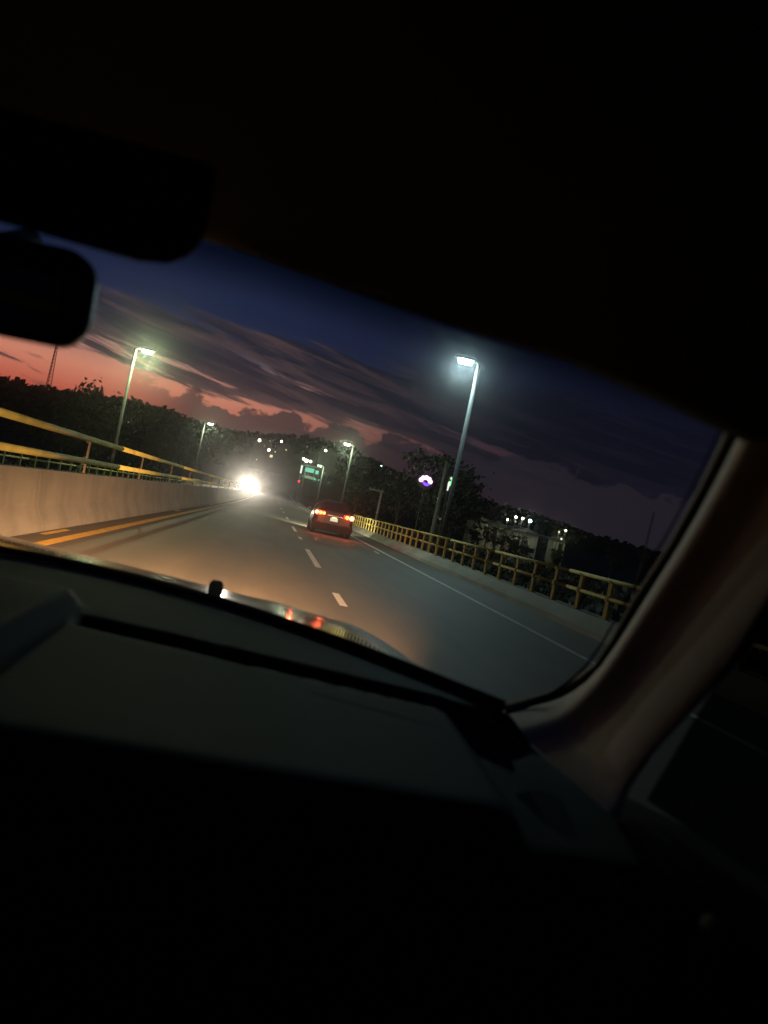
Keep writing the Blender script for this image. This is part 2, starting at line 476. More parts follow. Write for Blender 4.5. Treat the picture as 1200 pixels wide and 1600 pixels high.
street_lamp('second street lamp on the right, its pole rising behind the car ahead', 6.62, 73.5, 7.4, -1, 'g_lamp_green', 900, GR)
street_lamp('farthest small street lamp beside the green lit panels', 6.62, 114, 6.5, -1, 'g_lamp_green', 900, GR)
street_lamp('street lamp on the left standing against the orange sunset', -8.9, 44, 7.5, 1, 'g_lamp_green', 1900, (.82, 1, .5))
street_lamp('small far street lamp on the left above the dark trees', -8.9, 88, 7.4, 1, 'g_lamp_green', 900, GR)
street_lamp('street lamp behind the camera on the right', 6.62, -14, 7.6, -1, 'g_lamp_blue', 250, BL)

# ------------------------------------------------------------------ cars in traffic
def car_mesh(kind):
    # stations along the length: y, half width, z bottom, z belt, z roof, half width of roof
    st = [(0.00, .72, .42, .80, .84, .60), (.03, .84, .30, .98, 1.02, .70), (.22, .89, .24, 1.02, 1.30, .64), (.55, .90, .22, 1.03, 1.47, .61), (1.2, .91, .20, 1.02, 1.52, .62),
          (2.0, .91, .20, .99, 1.50, .61), (2.55, .91, .20, .97, 1.38, .60), (3.15, .90, .22, .95, 1.02, .68), (3.75, .88, .24, .85, .90, .66), (4.10, .80, .28, .70, .74, .58), (4.22, .68, .40, .58, .62, .50)]
    rows = []
    for y, w, zb, zl, zr, wr in st:
        half = [(w * .80, zb), (w * .97, zb + .10), (w, (zb + zl) * .5), (w * .96, zl), (wr, zr - .03), (wr * .6, zr + .012), (0, zr + .02)]
        ring = [(-a, y, b) for a, b in half] + [(a, y, b) for a, b in half[-2::-1]]
        rows.append(ring)
    m = MB(); m.grid(rows)
    m.add(rows[0], [tuple(range(len(rows[0])))]); m.add(rows[-1], [tuple(range(len(rows[-1])))[::-1]])
    # underside
    vs = [r_[0] for r_ in rows] + [r_[-1] for r_ in rows]; n_ = len(rows)
    m.add(vs, [(i, i + 1, n_ + i + 1, n_ + i) for i in range(n_ - 1)])
    return m
def build_car(label, loc, rz, paint, rear):
    t = thing('car', label, 'car', loc, 'cars driving on the bridge', rz)
    obj('body', car_mesh(0), paint, t, smooth=True, local=True, sub=1)
    obj('rear_window', MB().grid([[(-.56, .045, 1.06), (-.2, .03, 1.065), (.2, .03, 1.065), (.56, .045, 1.06)], [(-.52, .185, 1.25), (-.2, .17, 1.26), (.2, .17, 1.26), (.52, .185, 1.25)], [(-.46, .36, 1.385), (-.2, .34, 1.395), (.2, .34, 1.395), (.46, .36, 1.385)]]), 'car_glass', t, local=True, smooth=True)
    obj('windscreen', MB().grid([[(-.58, 3.16, 1.04), (.58, 3.16, 1.04)], [(-.54, 2.62, 1.37), (.54, 2.62, 1.37)]]), 'car_glass', t, local=True)
    for s in (-1, 1):
        obj('side_window', MB().grid([[(s * .875, .62, 1.06), (s * .875, 2.9, 1.03)], [(s * .665, .80, 1.40), (s * .655, 2.35, 1.37)]]), 'car_glass', t, local=True)
        obj('wing_mirror', MB().cbox((s * .99, 2.75, 1.02), (.18, .10, .13)), paint, t, local=True, bevel=.03)
    obj('rear_bumper', MB().prism([(-.84, .15), (-.88, .30), (-.88, .52), (.88, .52), (.88, .30), (.84, .15)], -.06, .10), 'car_plastic', t, local=True, bevel=.03)
    obj('front_bumper', MB().prism([(-.80, .26), (-.82, .46), (.82, .46), (.80, .26)], 4.12, 4.29), 'car_plastic', t, local=True, bevel=.03)
    for x in (-.80, .80):
        for y in (.78, 3.38):
            wm = MB().tube([(x - .10, y, .31), (x + .10, y, .31)], .31, 20)
            w = obj('wheel', wm, 'tyre', t, local=True, smooth=False, bevel=.02)
            sx = -1 if x < 0 else 1
            obj('rim', MB().tube([(x + sx * .09, y, .31), (x + sx * .112, y, .31)], .20, 14), 'steel', w, local=True)
    for s in (-1, 1):
        lens = obj('tail_light', MB().prism([(s * .42, .86), (s * .42, .98), (s * .80, 1.02), (s * .855, .98), (s * .855, .84), (s * .80, .80)], -.022, .06), 'g_tail' if rear else 'lens_red', t, local=True, bevel=.015)
        if rear:
            spots = ((.48, 'g_tail_core', .058), (.63, 'g_tail_core', .066), (.80, 'g_tail_white', .070)) if s < 0 else ((.55, 'g_tail_core', .070), (.76, 'g_tail_white', .095))
            for bx, gm, rr in spots:
                obj('bulb', MB().tube([(s * bx, -.036, .915), (s * bx, -.020, .915)], rr, 14), gm, lens, local=True)
        hl = obj('headlight', MB().prism([(s * .44, .60), (s * .44, .70), (s * .70, .76), (s * .74, .66), (s * .66, .58)], 4.06, 4.235), 'car_glass' if rear else 'g_head', t, local=True, bevel=.015)
    obj('plate_lamp', MB().cbox((0, -.045, .80), (.20, .02, .02)), 'g_tail_white' if rear else 'chrome', t, local=True)
    obj('number_plate', MB().cbox((0, -.042, .71), (.33, .012, .15)), 'g_plate' if rear else 'plate', t, local=True)
    obj('tailgate_handle', MB().cbox((0, -.036, .87), (.62, .03, .035)), 'chrome', t, local=True, bevel=.008)
    obj('roof_aerial', MB().tube([(0, .75, 1.53), (0, .55, 1.68)], .008, 6), 'car_plastic', t, local=True)
    return t
ahead = build_car('dark hatchback ahead in the right lane with red tail lights glowing', (2.85, 33.5, 0), R(0), 'car_paint', True)
lamp('tail_light_glow', 'POINT', (2.2, 33.2, .92), 38, (1, .06, .03), ahead, .06)
lamp('tail_light_glow', 'POINT', (3.5, 33.2, .92), 38, (1, .10, .04), ahead, .06)
lamp('number_plate_light', 'POINT', (2.85, 33.3, .80), .6, (1, .9, .7), ahead, .02)
for s in (-1, 1):
    lamp('headlight_beam', 'SPOT', (2.85 + s * .6, 37.9, .66), 5000, (1, .88, .68), ahead, .06, (0, 1, -.045), 62, .6)
oy = 165
onc = build_car('oncoming car on the left whose headlights blaze white', (-5.25, oy + 4.22, cz(oy) + .06), math.pi, 'car_paint_pale', False)
for s in (-1, 1):
    l = lamp('headlight_beam', 'SPOT', (0, 0, 0), 23000, (1.0, .86, .68), None, .12, (0, 1, -.012), 60, .8)
    l.parent = onc; l.location = (s * .58, 4.32, .67)

# ------------------------------------------------------------------ trees
def tree_mesh(seed, h, cr, nclump, nleaf, leaf):
    q = random.Random(seed)
    tr = MB()
    lean = (q.uniform(-.4, .4), q.uniform(-.4, .4))
    pts = [(lean[0] * t * t, lean[1] * t * t, h * .62 * t) for t in (0, .25, .5, .75, 1)]
    r0 = h * .024
    tr.tube(pts, [r0 * 1.3, r0, r0 * .85, r0 * .7, r0 * .5], 7)
    centres = []
    for i in range(nclump):
        a = q.uniform(0, 2 * math.pi); rr = cr * math.sqrt(q.uniform(.04, 1)) ; zz = h * q.uniform(.45, .93)
        prof = math.sqrt(max(.05, 1 - ((zz / h - .62) / .42) ** 2))
        c = Vector((math.cos(a) * rr * prof, math.sin(a) * rr * prof, zz))
        centres.append((c, cr * q.uniform(.20, .40)))
        if i % 2 == 0:
            b = Vector(pts[2 + i % 3]); mid = (b + c) / 2 + Vector((0, 0, h * .02))
            tr.tube([b, mid, c], [r0 * .45, r0 * .28, r0 * .1], 5, False)
    cw = MB()
    for c, s in centres:
        for j in range(nleaf):
            v_ = Vector((q.gauss(0, 1), q.gauss(0, 1), q.gauss(0, .75)))
            p = c + v_ * s * .52
            nrm = Vector((q.gauss(0, 1), q.gauss(0, 1), q.gauss(0, 1))).normalized()
            a_ = nrm.orthogonal().normalized(); b_ = nrm.cross(a_); sz = leaf * q.uniform(.6, 1.4)
            cw.add([p - a_ * sz, p + b_ * sz * .5, p + a_ * sz, p - b_ * sz * .5], [(0, 1, 2, 3)])
    return tr, cw
protos = []
for i, (h, cr, nc, nl, lf) in enumerate([(9, 3.6, 26, 70, .26), (11, 3.8, 30, 70, .28), (7, 3.4, 22, 70, .24), (13, 4.6, 36, 70, .30), (8, 2.4, 20, 60, .24), (10, 5.0, 34, 60, .27)]):
    tr, cw = tree_mesh(100 + i, h, cr, nc, nl, lf)
    mt_ = bpy.data.meshes.new('trunk'); mt_.from_pydata(tr.v, [], tr.f); mt_.materials.append(MT['bark'])
    mc_ = bpy.data.meshes.new('crown'); mc_.from_pydata(cw.v, [], cw.f); mc_.materials.append(MT['leaf'] if i % 2 else MT['leaf_dark'])
    protos.append((mt_, mc_, h))
def tree(kind, x, y, h, label, group='dark trees beyond the bridge'):
    tm, cm, ph = protos[kind]
    t = thing('tree', label, 'tree', (x, y, gz(x, y) - .1), group, rnd.uniform(0, 6.28))
    s = h / ph; t.scale = (s * rnd.uniform(.9, 1.15), s * rnd.uniform(.9, 1.15), s)
    a = bpy.data.objects.new('trunk', tm); C.objects.link(a); a.parent = t
    b = bpy.data.objects.new('crown', cm); C.objects.link(b); b.parent = t
    return t
T_LEFT = 'dark tree in the row left of the bridge, below the sunset'
T_RIGHT = 'dark tree in the row right of the bridge, behind the yellow railing'
T_FAR = 'dark tree on the slope straight ahead beyond the bridge'
tree(3, -25.5, 110, 12.8, 'tall ragged tree whose crown stands out against the orange sky, left of the second lamp')
for i in range(16):
    y = rnd.uniform(95, 185); x = -14 - rnd.uniform(0, 1) * .42 * y
    tree(rnd.randrange(6), x, y, rnd.uniform(5, 7.5), T_LEFT)
for i in range(9):
    y = rnd.uniform(110, 190); x = rnd.uniform(14, 26) * (y / 150)
    tree(rnd.randrange(6), x, y, rnd.uniform(6, 8.5), T_RIGHT)
for i in range(10):
    y = rnd.uniform(175, 240); x = rnd.uniform(-34, 34)
    if abs(x + 1) < 12: x += 20 if x > 0 else -20
    tree(rnd.randrange(6), x, y, rnd.uniform(5, 8), T_FAR)
tree(1, 18.2, 86, 11.8, 'tall open tree right of centre, its branches in front of the pink and green lights')
tree(5, 21.0, 92, 9.6, 'broad tree beside the tall open tree, right of the pink light')
tree(2, 15.0, 90, 7.6, 'short bushy tree left of the pink light')
for x, y, h in ((19.0, 84, 5.0), (34, 100, 3.6), (43, 110, 4.0), (53, 112, 6.0), (36.2, 119, 5.6), (39.8, 119, 5.2), (45.4, 118, 5.4), (33.0, 118, 5.4), (60, 100, 4.4)):
    tree(4 if y > 115 else rnd.randrange(6), x, y, h, 'low dark tree in front of the lit buildings on the right')

# far woods on the hill: one mass
q = random.Random(5)
wd = MB()
for i in range(4200):
    x = q.uniform(-330, 260); y = q.uniform(225, 350)
    if abs(x) < 14 and y < 262: continue
    b = Vector((x, y, gz(x, y))); hh = q.uniform(1.6, 4.6) + 1.2 * math.sin(x * .09)
    for j in range(9):
        p = b + Vector((q.gauss(0, 1.6), q.gauss(0, 1.6), hh * q.uniform(.15, 1.0)))
        nrm = Vector((q.gauss(0, 1), q.gauss(0, 1), q.gauss(0, 1))).normalized()
        a_ = nrm.orthogonal().normalized(); b_ = nrm.cross(a_); sz = q.uniform(.7, 1.6)
        wd.add([p - a_ * sz, p + b_ * sz * .7, p + a_ * sz, p - b_ * sz * .7], [(0, 1, 2, 3)])
tag(obj('woods', wd, 'leaf_dark'), 'dark wooded ridge along the horizon', 'woods', kind='stuff')

# roadside bushes beyond the railing
bs = MB()
for i in range(900):
    y = q.uniform(10, 100); x = q.uniform(8.5, 30) if i % 3 else q.uniform(-26, -10.5)
    b = Vector((x, y, gz(x, y))); hh = q.uniform(.8, 2.4)
    for j in range(14):
        p = b + Vector((q.gauss(0, .45), q.gauss(0, .45), hh * q.uniform(.1, 1.0)))
        nrm = Vector((q.gauss(0, 1), q.gauss(0, 1), q.gauss(0, 1))).normalized()
        a_ = nrm.orthogonal().normalized(); b_ = nrm.cross(a_); sz = q.uniform(.12, .26)
        bs.add([p - a_ * sz, p + b_ * sz * .6, p + a_ * sz, p - b_ * sz * .6], [(0, 1, 2, 3)])
tag(obj('undergrowth', bs, 'leaf_dark'), 'dark undergrowth below both sides of the bridge', 'undergrowth', kind='stuff')

# ------------------------------------------------------------------ buildings and lights on the right
def bulb(name, label, p, gm, rr=.14, post=True, group=None, power=0, col=(1, 1, 1)):
    p = Vector(p); zb = gz(p.x, p.y)
    t = thing(name, label, 'lamp', (p.x, p.y, zb), group)
    if post: obj('pole', MB().tube([(p.x, p.y + .12, zb), (p.x, p.y + .12, p.z)], .05, 6), 'steel', t)
    obj('lamp_head', MB().tube([(p.x, p.y + .15, p.z + rr * 1.05), (p.x, p.y - rr, p.z + rr * 1.15)], rr * .5, 6), 'steel', t)
    obj('bulb', MB().tube([(p.x, p.y - rr * .4, p.z - rr), (p.x, p.y - rr * .4, p.z - rr * .5), (p.x, p.y - rr * .4, p.z + rr * .5), (p.x, p.y - rr * .4, p.z + rr)], [rr * .5, rr, rr, rr * .5], 10), gm, t, smooth=True)
    if power: lamp('lamp_light', 'POINT', (p.x, p.y - rr * 2, p.z - rr), power, col, t, .1)
    return t

def building(name, label, x0, x1, Y, ztop, m, bays, dep=7.0, group=None, gap=.35):
    zb = gz((x0 + x1) / 2, Y) - .5
    t = thing(name, label, 'building', ((x0 + x1) / 2, Y, zb), group)
    obj('wall', MB().box(x0, x1, Y, Y + dep, zb, ztop), m, t)
    obj('roof', MB().prism([(x0 - .4, ztop), (x1 + .4, ztop), (x1 + .4, ztop + .16), ((x0 + x1) / 2, ztop + .9), (x0 - .4, ztop + .16)], Y - .7, Y + dep + .4), 'roof_dark', t)
    for (a, b, z0, z1, gm) in bays:
        w = obj('window', MB().box(a, b, Y - .06, Y - .002, z0, z1), 'roof_dark', t)
        obj('pane', MB().box(a + .08, b - .08, Y - .075, Y - .062, z0 + .08, z1 - .08), gm, w)
    return t
YB = 124.0
def bx(px, py, Y=YB): return at(px, py, Y)
p0, p1 = bx(748, 815), bx(764, 845)
b1 = building('shop_building', 'pale lit shop wall with a dark pillar on each side, leftmost of the lit buildings', 34.0, 35.9, YB, 4.0, 'wall_cream', [])
b2 = building('shop_building', 'dim cream shop with two narrow shutters right of the leftmost lit wall', 36.8, 39.3, YB + 2, 3.9, 'wall_cream', [(37.6, 38.3, 1.2, 3.2, 'car_plastic')])
b3 = building('shop_building', 'wide pale building lit by three lamps, middle of the lit buildings', 40.2, 44.9, YB, 3.7, 'wall_cream', [(40.6, 41.8, .9, 2.4, 'car_plastic'), (42.4, 44.6, .6, 1.4, 'car_plastic')])
b4 = building('shop_building', 'dim grey building right of the blue white lamp', 46.2, 51.0, YB + 3, 3.2, 'wall_grey', [(47, 48.0, 1.4, 2.4, 'car_plastic'), (49, 50.0, 1.4, 2.4, 'car_plastic')])
b5 = building('shop_building', 'small dim house left of the pale lit shop', 27.5, 31.4, YB + 6, 4.4, 'wall_grey', [(28.2, 29.2, 2.4, 3.4, 'g_window'), (30.0, 30.6, 2.6, 3.3, 'car_plastic')])
for i in range(5):                                    # sheet lines on the wide building's front
    obj('cladding_board', MB().box(40.25, 44.85, YB - .05, YB - .004, 1.5 + i * .40, 1.86 + i * .40), 'wall_cream', b3)
bulb('floodlight', 'white floodlight left above the wide pale building', bx(806, 808, YB - 3), 'g_bulb', .16, True, 'floodlights at the lit buildings', 80, (1, .97, .70))
bulb('floodlight', 'white floodlight second from the left above the wide pale building', bx(816.5, 810, YB - 3), 'g_bulb', .17, True, 'floodlights at the lit buildings', 60, (.95, 1, .70))
bulb('floodlight', 'bright blue white floodlight right of the wide pale building', bx(828, 814, YB - 4), 'g_bulb_cool', .24, True, 'floodlights at the lit buildings', 50, (.62, .92, 1))
bulb('floodlight', 'small lamp on the left corner of the wide pale building', bx(793, 812, YB - 2), 'g_bulb', .12, True, 'floodlights at the lit buildings', 25, (.95, 1, .75))
bulb('floodlight', 'dim lamp in front of the pale lit shop wall', bx(754, 806, YB - 3.4), 'g_window', .10, True, 'floodlights at the lit buildings', 85, (1, .98, .68))
# small yard far right
YC = 112.0
yard = thing('garden_hut', 'small green lit hut at the far right of the lights', 'hut', tuple(at(874, 852, YC) * 1.0))
c0 = at(874, 850, YC); zb = gz(c0.x, YC)
yard.location = (c0.x, YC, zb)
obj('wall', MB().box(c0.x - .9, c0.x + .9, YC, YC + 2.4, zb, c0.z + .5), 'wall_cream', yard)
obj('roof', MB().prism([(c0.x - 1.2, c0.z + .5), (c0.x + 1.2, c0.z + .5), (c0.x, c0.z + 1.15)], YC - .4, YC + 2.8), 'roof_dark', yard)
obj('door', MB().box(c0.x - .1, c0.x + .6, YC - .05, YC - .002, zb, c0.z + .1), 'leaf', yard)
bulb('yard_lamp', 'warm lamp above right of the small hut', at(884, 829, YC - 2), 'g_bulb', .11, True, 'yard lamps at the small hut', 40, (.9, 1, .55))
bulb('yard_lamp', 'pale lamp directly above the small hut', at(873.5, 831, YC - 2), 'g_window', .12, True, 'yard lamps at the small hut', 50, (.85, 1, .6))
bulb('yard_lamp', 'slanted white lamp in front of the small hut', at(877, 842, YC - 3), 'g_white', .15, True, 'yard lamps at the small hut')

# pink and green illuminated signs behind the tree
p = at(665, 752, 80); zb = gz(p.x, p.y)
t = thing('lit_sign', 'round pink and violet lit sign glowing in front of the tall open tree', 'sign', (p.x, p.y, zb))
obj('post', MB().tube([(p.x, p.y + .1, zb), (p.x, p.y + .1, p.z - .5)], .06, 8), 'roof_dark', t)
obj('frame', MB().tube([(p.x, p.y + .02, p.z), (p.x, p.y + .20, p.z)], .84, 20), 'roof_dark', t)
for i in range(5):
    a = R(165 - i * 38)
    c = (p.x + .52 * math.cos(a), p.y, p.z + .44 * math.sin(a) - .05)
    obj('lit_petal', MB().tube([(c[0], p.y - .03, c[2]), (c[0], p.y + .015, c[2])], .25, 10), 'g_pink', t)
for i, (ox, oz, rr) in enumerate(((-.22, -.16, .13), (.02, -.30, .17), (.24, -.34, .15), (.40, -.22, .12))):
    obj('violet_tube', MB().tube([(p.x + ox, p.y - .035, p.z + oz), (p.x + ox, p.y + .012, p.z + oz)], rr, 9), 'g_violet', t)
p = at(702, 756, 80); zb = gz(p.x, p.y)
t = thing('lit_sign', 'narrow upright green and white lit sign right of the pink one', 'sign', (p.x, p.y, zb))
obj('post', MB().tube([(p.x, p.y + .1, zb), (p.x, p.y + .1, p.z - .7)], .07, 8), 'steel', t)
obj('frame', MB().box(p.x - .20, p.x + .22, p.y + .02, p.y + .16, p.z - .85, p.z + .85), 'roof_dark', t)
obj('white_tube', MB().tube([(p.x - .06, p.y - .02, p.z - .75), (p.x - .02, p.y - .02, p.z + .1), (p.x + .02, p.y - .02, p.z + .28)], [.07, .14, .08], 8), 'g_white', t)
obj('white_tube', MB().tube([(p.x + .04, p.y - .02, p.z + .50), (p.x + .08, p.y - .02, p.z + .75)], .07, 8), 'g_white', t)
obj('green_tube', MB().tube([(p.x + .14, p.y - .02, p.z - .2), (p.x + .16, p.y - .02, p.z + .7)], .05, 8), 'g_signgreen', t)

# roadside filling station with green panels
YS = 178.0
a0, a1 = at(470, 738, YS), at(501, 733, YS)
zb = gz(a0.x, YS)
st = thing('roadside_kiosk', 'roadside canopy with green lit panels and white posts beyond the bridge', 'kiosk', ((a0.x + a1.x) / 2, YS, zb))
c = at(483, 736, YS)
obj('canopy', MB().box(a0.x - .2, a1.x + .8, YS, YS + 6, c.z + 1.0, c.z + 1.35), 'wall_grey', st)
for x, gm in ((a0.x - .1, 'g_white'), (a0.x + .75, 'wall_cream'), (a1.x + .5, 'wall_grey')):
    obj('post', MB().box(x, x + .34, YS + .2, YS + .5, zb, c.z + 1.0), 'wall_grey', st)
    if gm == 'g_white': obj('lit_strip', MB().box(x - .1, x + .3, YS + .10, YS + .19, c.z - .9, c.z + .95), gm, st)
obj('green_panel', MB().box(c.x - .95, c.x + 1.15, YS - .12, YS - .004, c.z - .25, c.z + .70), 'g_green', st)
obj('green_panel', MB().box(c.x + 1.5, c.x + 2.2, YS - .12, YS - .004, c.z - .35, c.z + .45), 'g_green', st)
obj('counter', MB().box(c.x - 1.4, c.x + 1.6, YS + .6, YS + 1.4, c.z - 1.75, c.z - 1.15), 'wall_cream', st)
q2 = at(492, 749, YS)
obj('green_lamp', MB().cbox((q2.x, YS - .1, q2.z), (.42, .12, .42)), 'g_green', st)
q2 = at(498, 750, YS)
obj('green_lamp', MB().cbox((q2.x, YS - .1, q2.z), (.30, .12, .36)), 'g_green', st)
lamp('canopy_light', 'POINT', (c.x, YS - 1.2, c.z - .1), 160, (.6, 1, .8), st, .2)
for i, (px, py, rr) in enumerate(((474.5, 717, .24), (479, 720, .34), (485.5, 721, .24))):
    bulb('station_lamp', ['warm lamp left in the short row above the green panels', 'brightest warm lamp in the middle of the row above the green panels', 'warm lamp right in the short row above the green panels'][i], at(px, py, 182), 'g_bulb', rr, True, 'warm lamps above the green panels')
bulb('signal_lamp', 'small red lamp below left of the green panels', at(467, 752, 170), 'g_red', .20)

# houses and lamps up the slope
HP = [(405.5, 688, 'g_bulb', .36, 'white lamp highest up the slope left of centre'), (440, 690, 'g_bulb', .24, 'white lamp on the slope right of the highest one'),
      (420, 703, 'g_bulb', .32, 'warm lamp on the slope below the two high white ones'), (430, 706, 'g_window', .20, 'dim warm lamp beside the warm lamp on the slope'),
      (509, 704, 'g_bulb', .28, 'white lamp on the slope right of the green panels'), (596, 728, 'g_bulb_cool', .14, 'faint lamp in the trees above the utility pole'),
      (422, 689, 'g_window', .13, 'faint lamp between the two high white lamps'), (480, 698, 'g_window', .13, 'faint lamp on the slope above the row of warm lamps'),
      (401, 718, 'g_window', .15, 'dim lamp lowest on the slope, above the oncoming headlights'), (430, 750, 'g_window', .14, 'faint lamp low between the headlights and the green panels'), (413, 697, 'g_window', .10, 'tiny lamp between the highest lamp and the warm one below'), (447, 703, 'g_window', .22, 'soft pale lamp beside the dim house on the slope')]
for px, py, gm, rr, lb in HP:
    bulb('slope_lamp', lb, at(px, py, 236), gm, rr, True, 'lamps on the wooded slope')
for i, (px, py, w, lit) in enumerate(((410, 697, 5.5, True), (446, 705, 5, False), (425, 713, 6, True), (512, 714, 6, False))):
    c = at(px, py, 240)
    zb = gz(c.x, 240)
    hs = ['small house with a lit window under the highest slope lamps', 'small dim house on the slope right of the high lamps', 'lower house with a lit window on the slope left of centre', 'dim house on the slope right of the green panels']
    t = thing('house', hs[i], 'house', (c.x, 240, zb), 'houses on the slope')
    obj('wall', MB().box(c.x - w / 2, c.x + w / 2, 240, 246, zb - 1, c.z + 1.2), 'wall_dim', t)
    obj('roof', MB().prism([(c.x - w / 2 - .4, c.z + 1.2), (c.x + w / 2 + .4, c.z + 1.2), (c.x, c.z + 2.7)], 239.5, 246.5), 'roof_dark', t)
    wn = obj('window', MB().box(c.x - .8, c.x + .3, 239.93, 239.998, c.z - .5, c.z + .5), 'roof_dark', t)
    if i == 2: obj('pane', MB().box(c.x - .7, c.x + .2, 239.91, 239.928, c.z - .4, c.z + .4), 'g_window', wn)

# utility poles with wires, radio mast
def utility_pole(label, top, w):
    zb = gz(top.x, top.y)
    t = thing('utility_pole', label, 'utility pole', (top.x, top.y, zb), 'utility poles right of the bridge')
    obj('pole', MB().tube([(top.x, top.y, zb), (top.x, top.y, top.z)], [.17, .11], 10), 'pole_wood', t, smooth=True)
    if w:
        obj('crossarm', MB().box(top.x - w * 1.7, top.x + .25, top.y - .2, top.y - .12, top.z - .22, top.z - .08), 'pole_wood', t)
        for i in range(4):
            x = top.x - w * 1.6 + i * w * .55
            obj('insulator', MB().tube([(x, top.y - .16, top.z - .079), (x, top.y - .16, top.z + .02), (x, top.y - .16, top.z + .10)], [.03, .055, .03], 8), 'wall_grey', t)
    return t
tp = at(597, 766, 84)
utility_pole('pole with a crossarm behind the yellow railing right of the car ahead', tp, .85)
tp2 = at(699, 722, 46)
utility_pole('thick plain pole just left of the green and white lit sign', tp2, 0)
for i in range(3):
    a = Vector((tp.x - 1.3 + i * .5, tp.y, tp.z + .05)); b = Vector((24 + i * .6, 70, 3.4))
    pts = [a.lerp(b, s / 8) - Vector((0, 0, .9 * math.sin(math.pi * s / 8))) for s in range(9)]
    tag(obj('power_wire', MB().tube(pts, .014, 5), 'wire'), ['lowest wire sagging from the left end of the crossarm', 'middle wire sagging from the crossarm', 'wire sagging from the crossarm nearest to its pole'][i], 'wire', 'wires from the utility pole')
mtop = at(93, 520, 330); mb_ = gz(mtop.x, 330)
t = thing('radio_mast', 'thin lattice mast on the dark ridge under the mirror', 'mast', (mtop.x, 330, mb_))
H = mtop.z - mb_
for s in range(3):
    a = s * 2.094
    obj('mast_leg', MB().tube([(mtop.x + 1.3 * math.cos(a), 330 + 1.3 * math.sin(a), mb_), (mtop.x + .2 * math.cos(a), 330 + .2 * math.sin(a), mtop.z)], .13, 5), 'roof_dark', t)
br_ = MB()
for i in range(18):
    z0, z1 = mb_ + H * i / 18, mb_ + H * (i + 1) / 18
    for s in range(3):
        a, b = (s + i) * 2.094, (s + i + 1) * 2.094
        r0, r1 = 1.3 - 1.1 * i / 18, 1.3 - 1.1 * (i + 1) / 18
        br_.tube([(mtop.x + r0 * math.cos(a), 330 + r0 * math.sin(a), z0), (mtop.x + r1 * math.cos(b), 330 + r1 * math.sin(b), z1)], .07, 4, False)
obj('lattice', br_, 'roof_dark', t)

# ------------------------------------------------------------------ the car we sit in
CX = -.38
own = thing('car_interior', 'dark cabin of the car we ride in, with dashboard, pillar and mirror', 'car', (CX, 0, 0))
def Yf(x): return 1.46 - 1.07 * (x + .38) ** 2
def L(p): return (p[0], p[1], p[2] + CAMZ)
# dashboard: a height field in lateral columns
cols = [-1.09 + i * .01 for i in range(147)]
rows = []
prof = [(0.0, None)]
NV = 60
for x in cols:
    yf = Yf(x); yr = .60
    col = []
    for i in range(NV + 1):
        t_ = i / NV
        y = yf + (yr - yf) * t_
        z = -.205 + .006 * math.sin(math.pi * t_)
        gl_ = .98 - .22 * (x + .2) if x > -.24 else .99               # defroster groove line
        gd = abs(y - gl_)
        if x > -.20 and x < .262: z -= .020 * (1 - sm(.020, .036, gd))
        # raised pad left of the passenger side
        if x < -.20: z += .024 * sm(-.205, -.232, x) * (1 - sm(1.05, 1.09, y))
        # drop to the side vent at the right end
        if x > .235: z -= .030 * sm(.235, .262, x) * (1 - sm(.86, .91, y))
        col.append((x, y, CAMZ + z))
    zl = col[-1][2] - CAMZ
    for dy, dz in ((-.015, -.002), (-.035, -.010), (-.060, -.028), (-.080, -.055), (-.090, -.09), (-.085, -.16), (-.05, -.26), (.03, -.36), (.12, -.5), (.14, -.8)):
        col.append((x, yr + dy, CAMZ + zl + dz))
    rows.append(col)
dash = obj('dashboard', MB().grid(rows), 'dash', own, smooth=True)
gm = MB()
for i in range(30):
    x = -.19 + i * .0145
    y = .98 - .22 * (x + .2)
    gm.box(x, x + .006, y - .020, y + .020, CAMZ - .2245, CAMZ - .2165)
obj('defroster_slot', gm, 'dash_deep', dash)
obj('airbag_seam', MB().tube([(.085 + i * .0115, .822 - .0042 * i, CAMZ - .2003) for i in range(12)], .0011, 5), 'dash_deep', dash)
# side vent at the right end
vt = MB().tube([(.306, .70, CAMZ - .262), (.306, .56, CAMZ - .282)], .040, 20)
vent = obj('side_vent', vt, 'dash_deep', dash, smooth=False)
obj('vent_ring', MB().tube([(.306, .575, CAMZ - .280), (.306, .553, CAMZ - .284)], .046, 20, False), 'door_card', dash, smooth=True)
# cowl, frit band and rubber seal along the foot of the glass
seal = MB(); fr = []
xs_ = [-1.08 + i * .03 for i in range(48)]
xs_ = [x for x in xs_ if x < .325] + [.333]
seal.tube([(x, Yf(x) + .004, CAMZ - .1985) for x in xs_], .0075, 8)
def rel(px, py, Y):
    p = at(px, py, Y); return (p.x, p.y, p.z - CAMZ)
def deep(c, k_): return (c[0], c[1], c[2] * k_)
cornr = [rel(*deep(c, 1.14)) for i_, c in enumerate(((790, 1112, .935), (830, 1102, .925), (862, 1092, .905), (890, 1080, .878), (915, 1064, .845), (938, 1043, .81), (968, 997, .757), (1000, 940, .7035), (1060, 850, .6217), (1110, 760, .548), (1150, 680, .49), (1180, 610, .44)))]
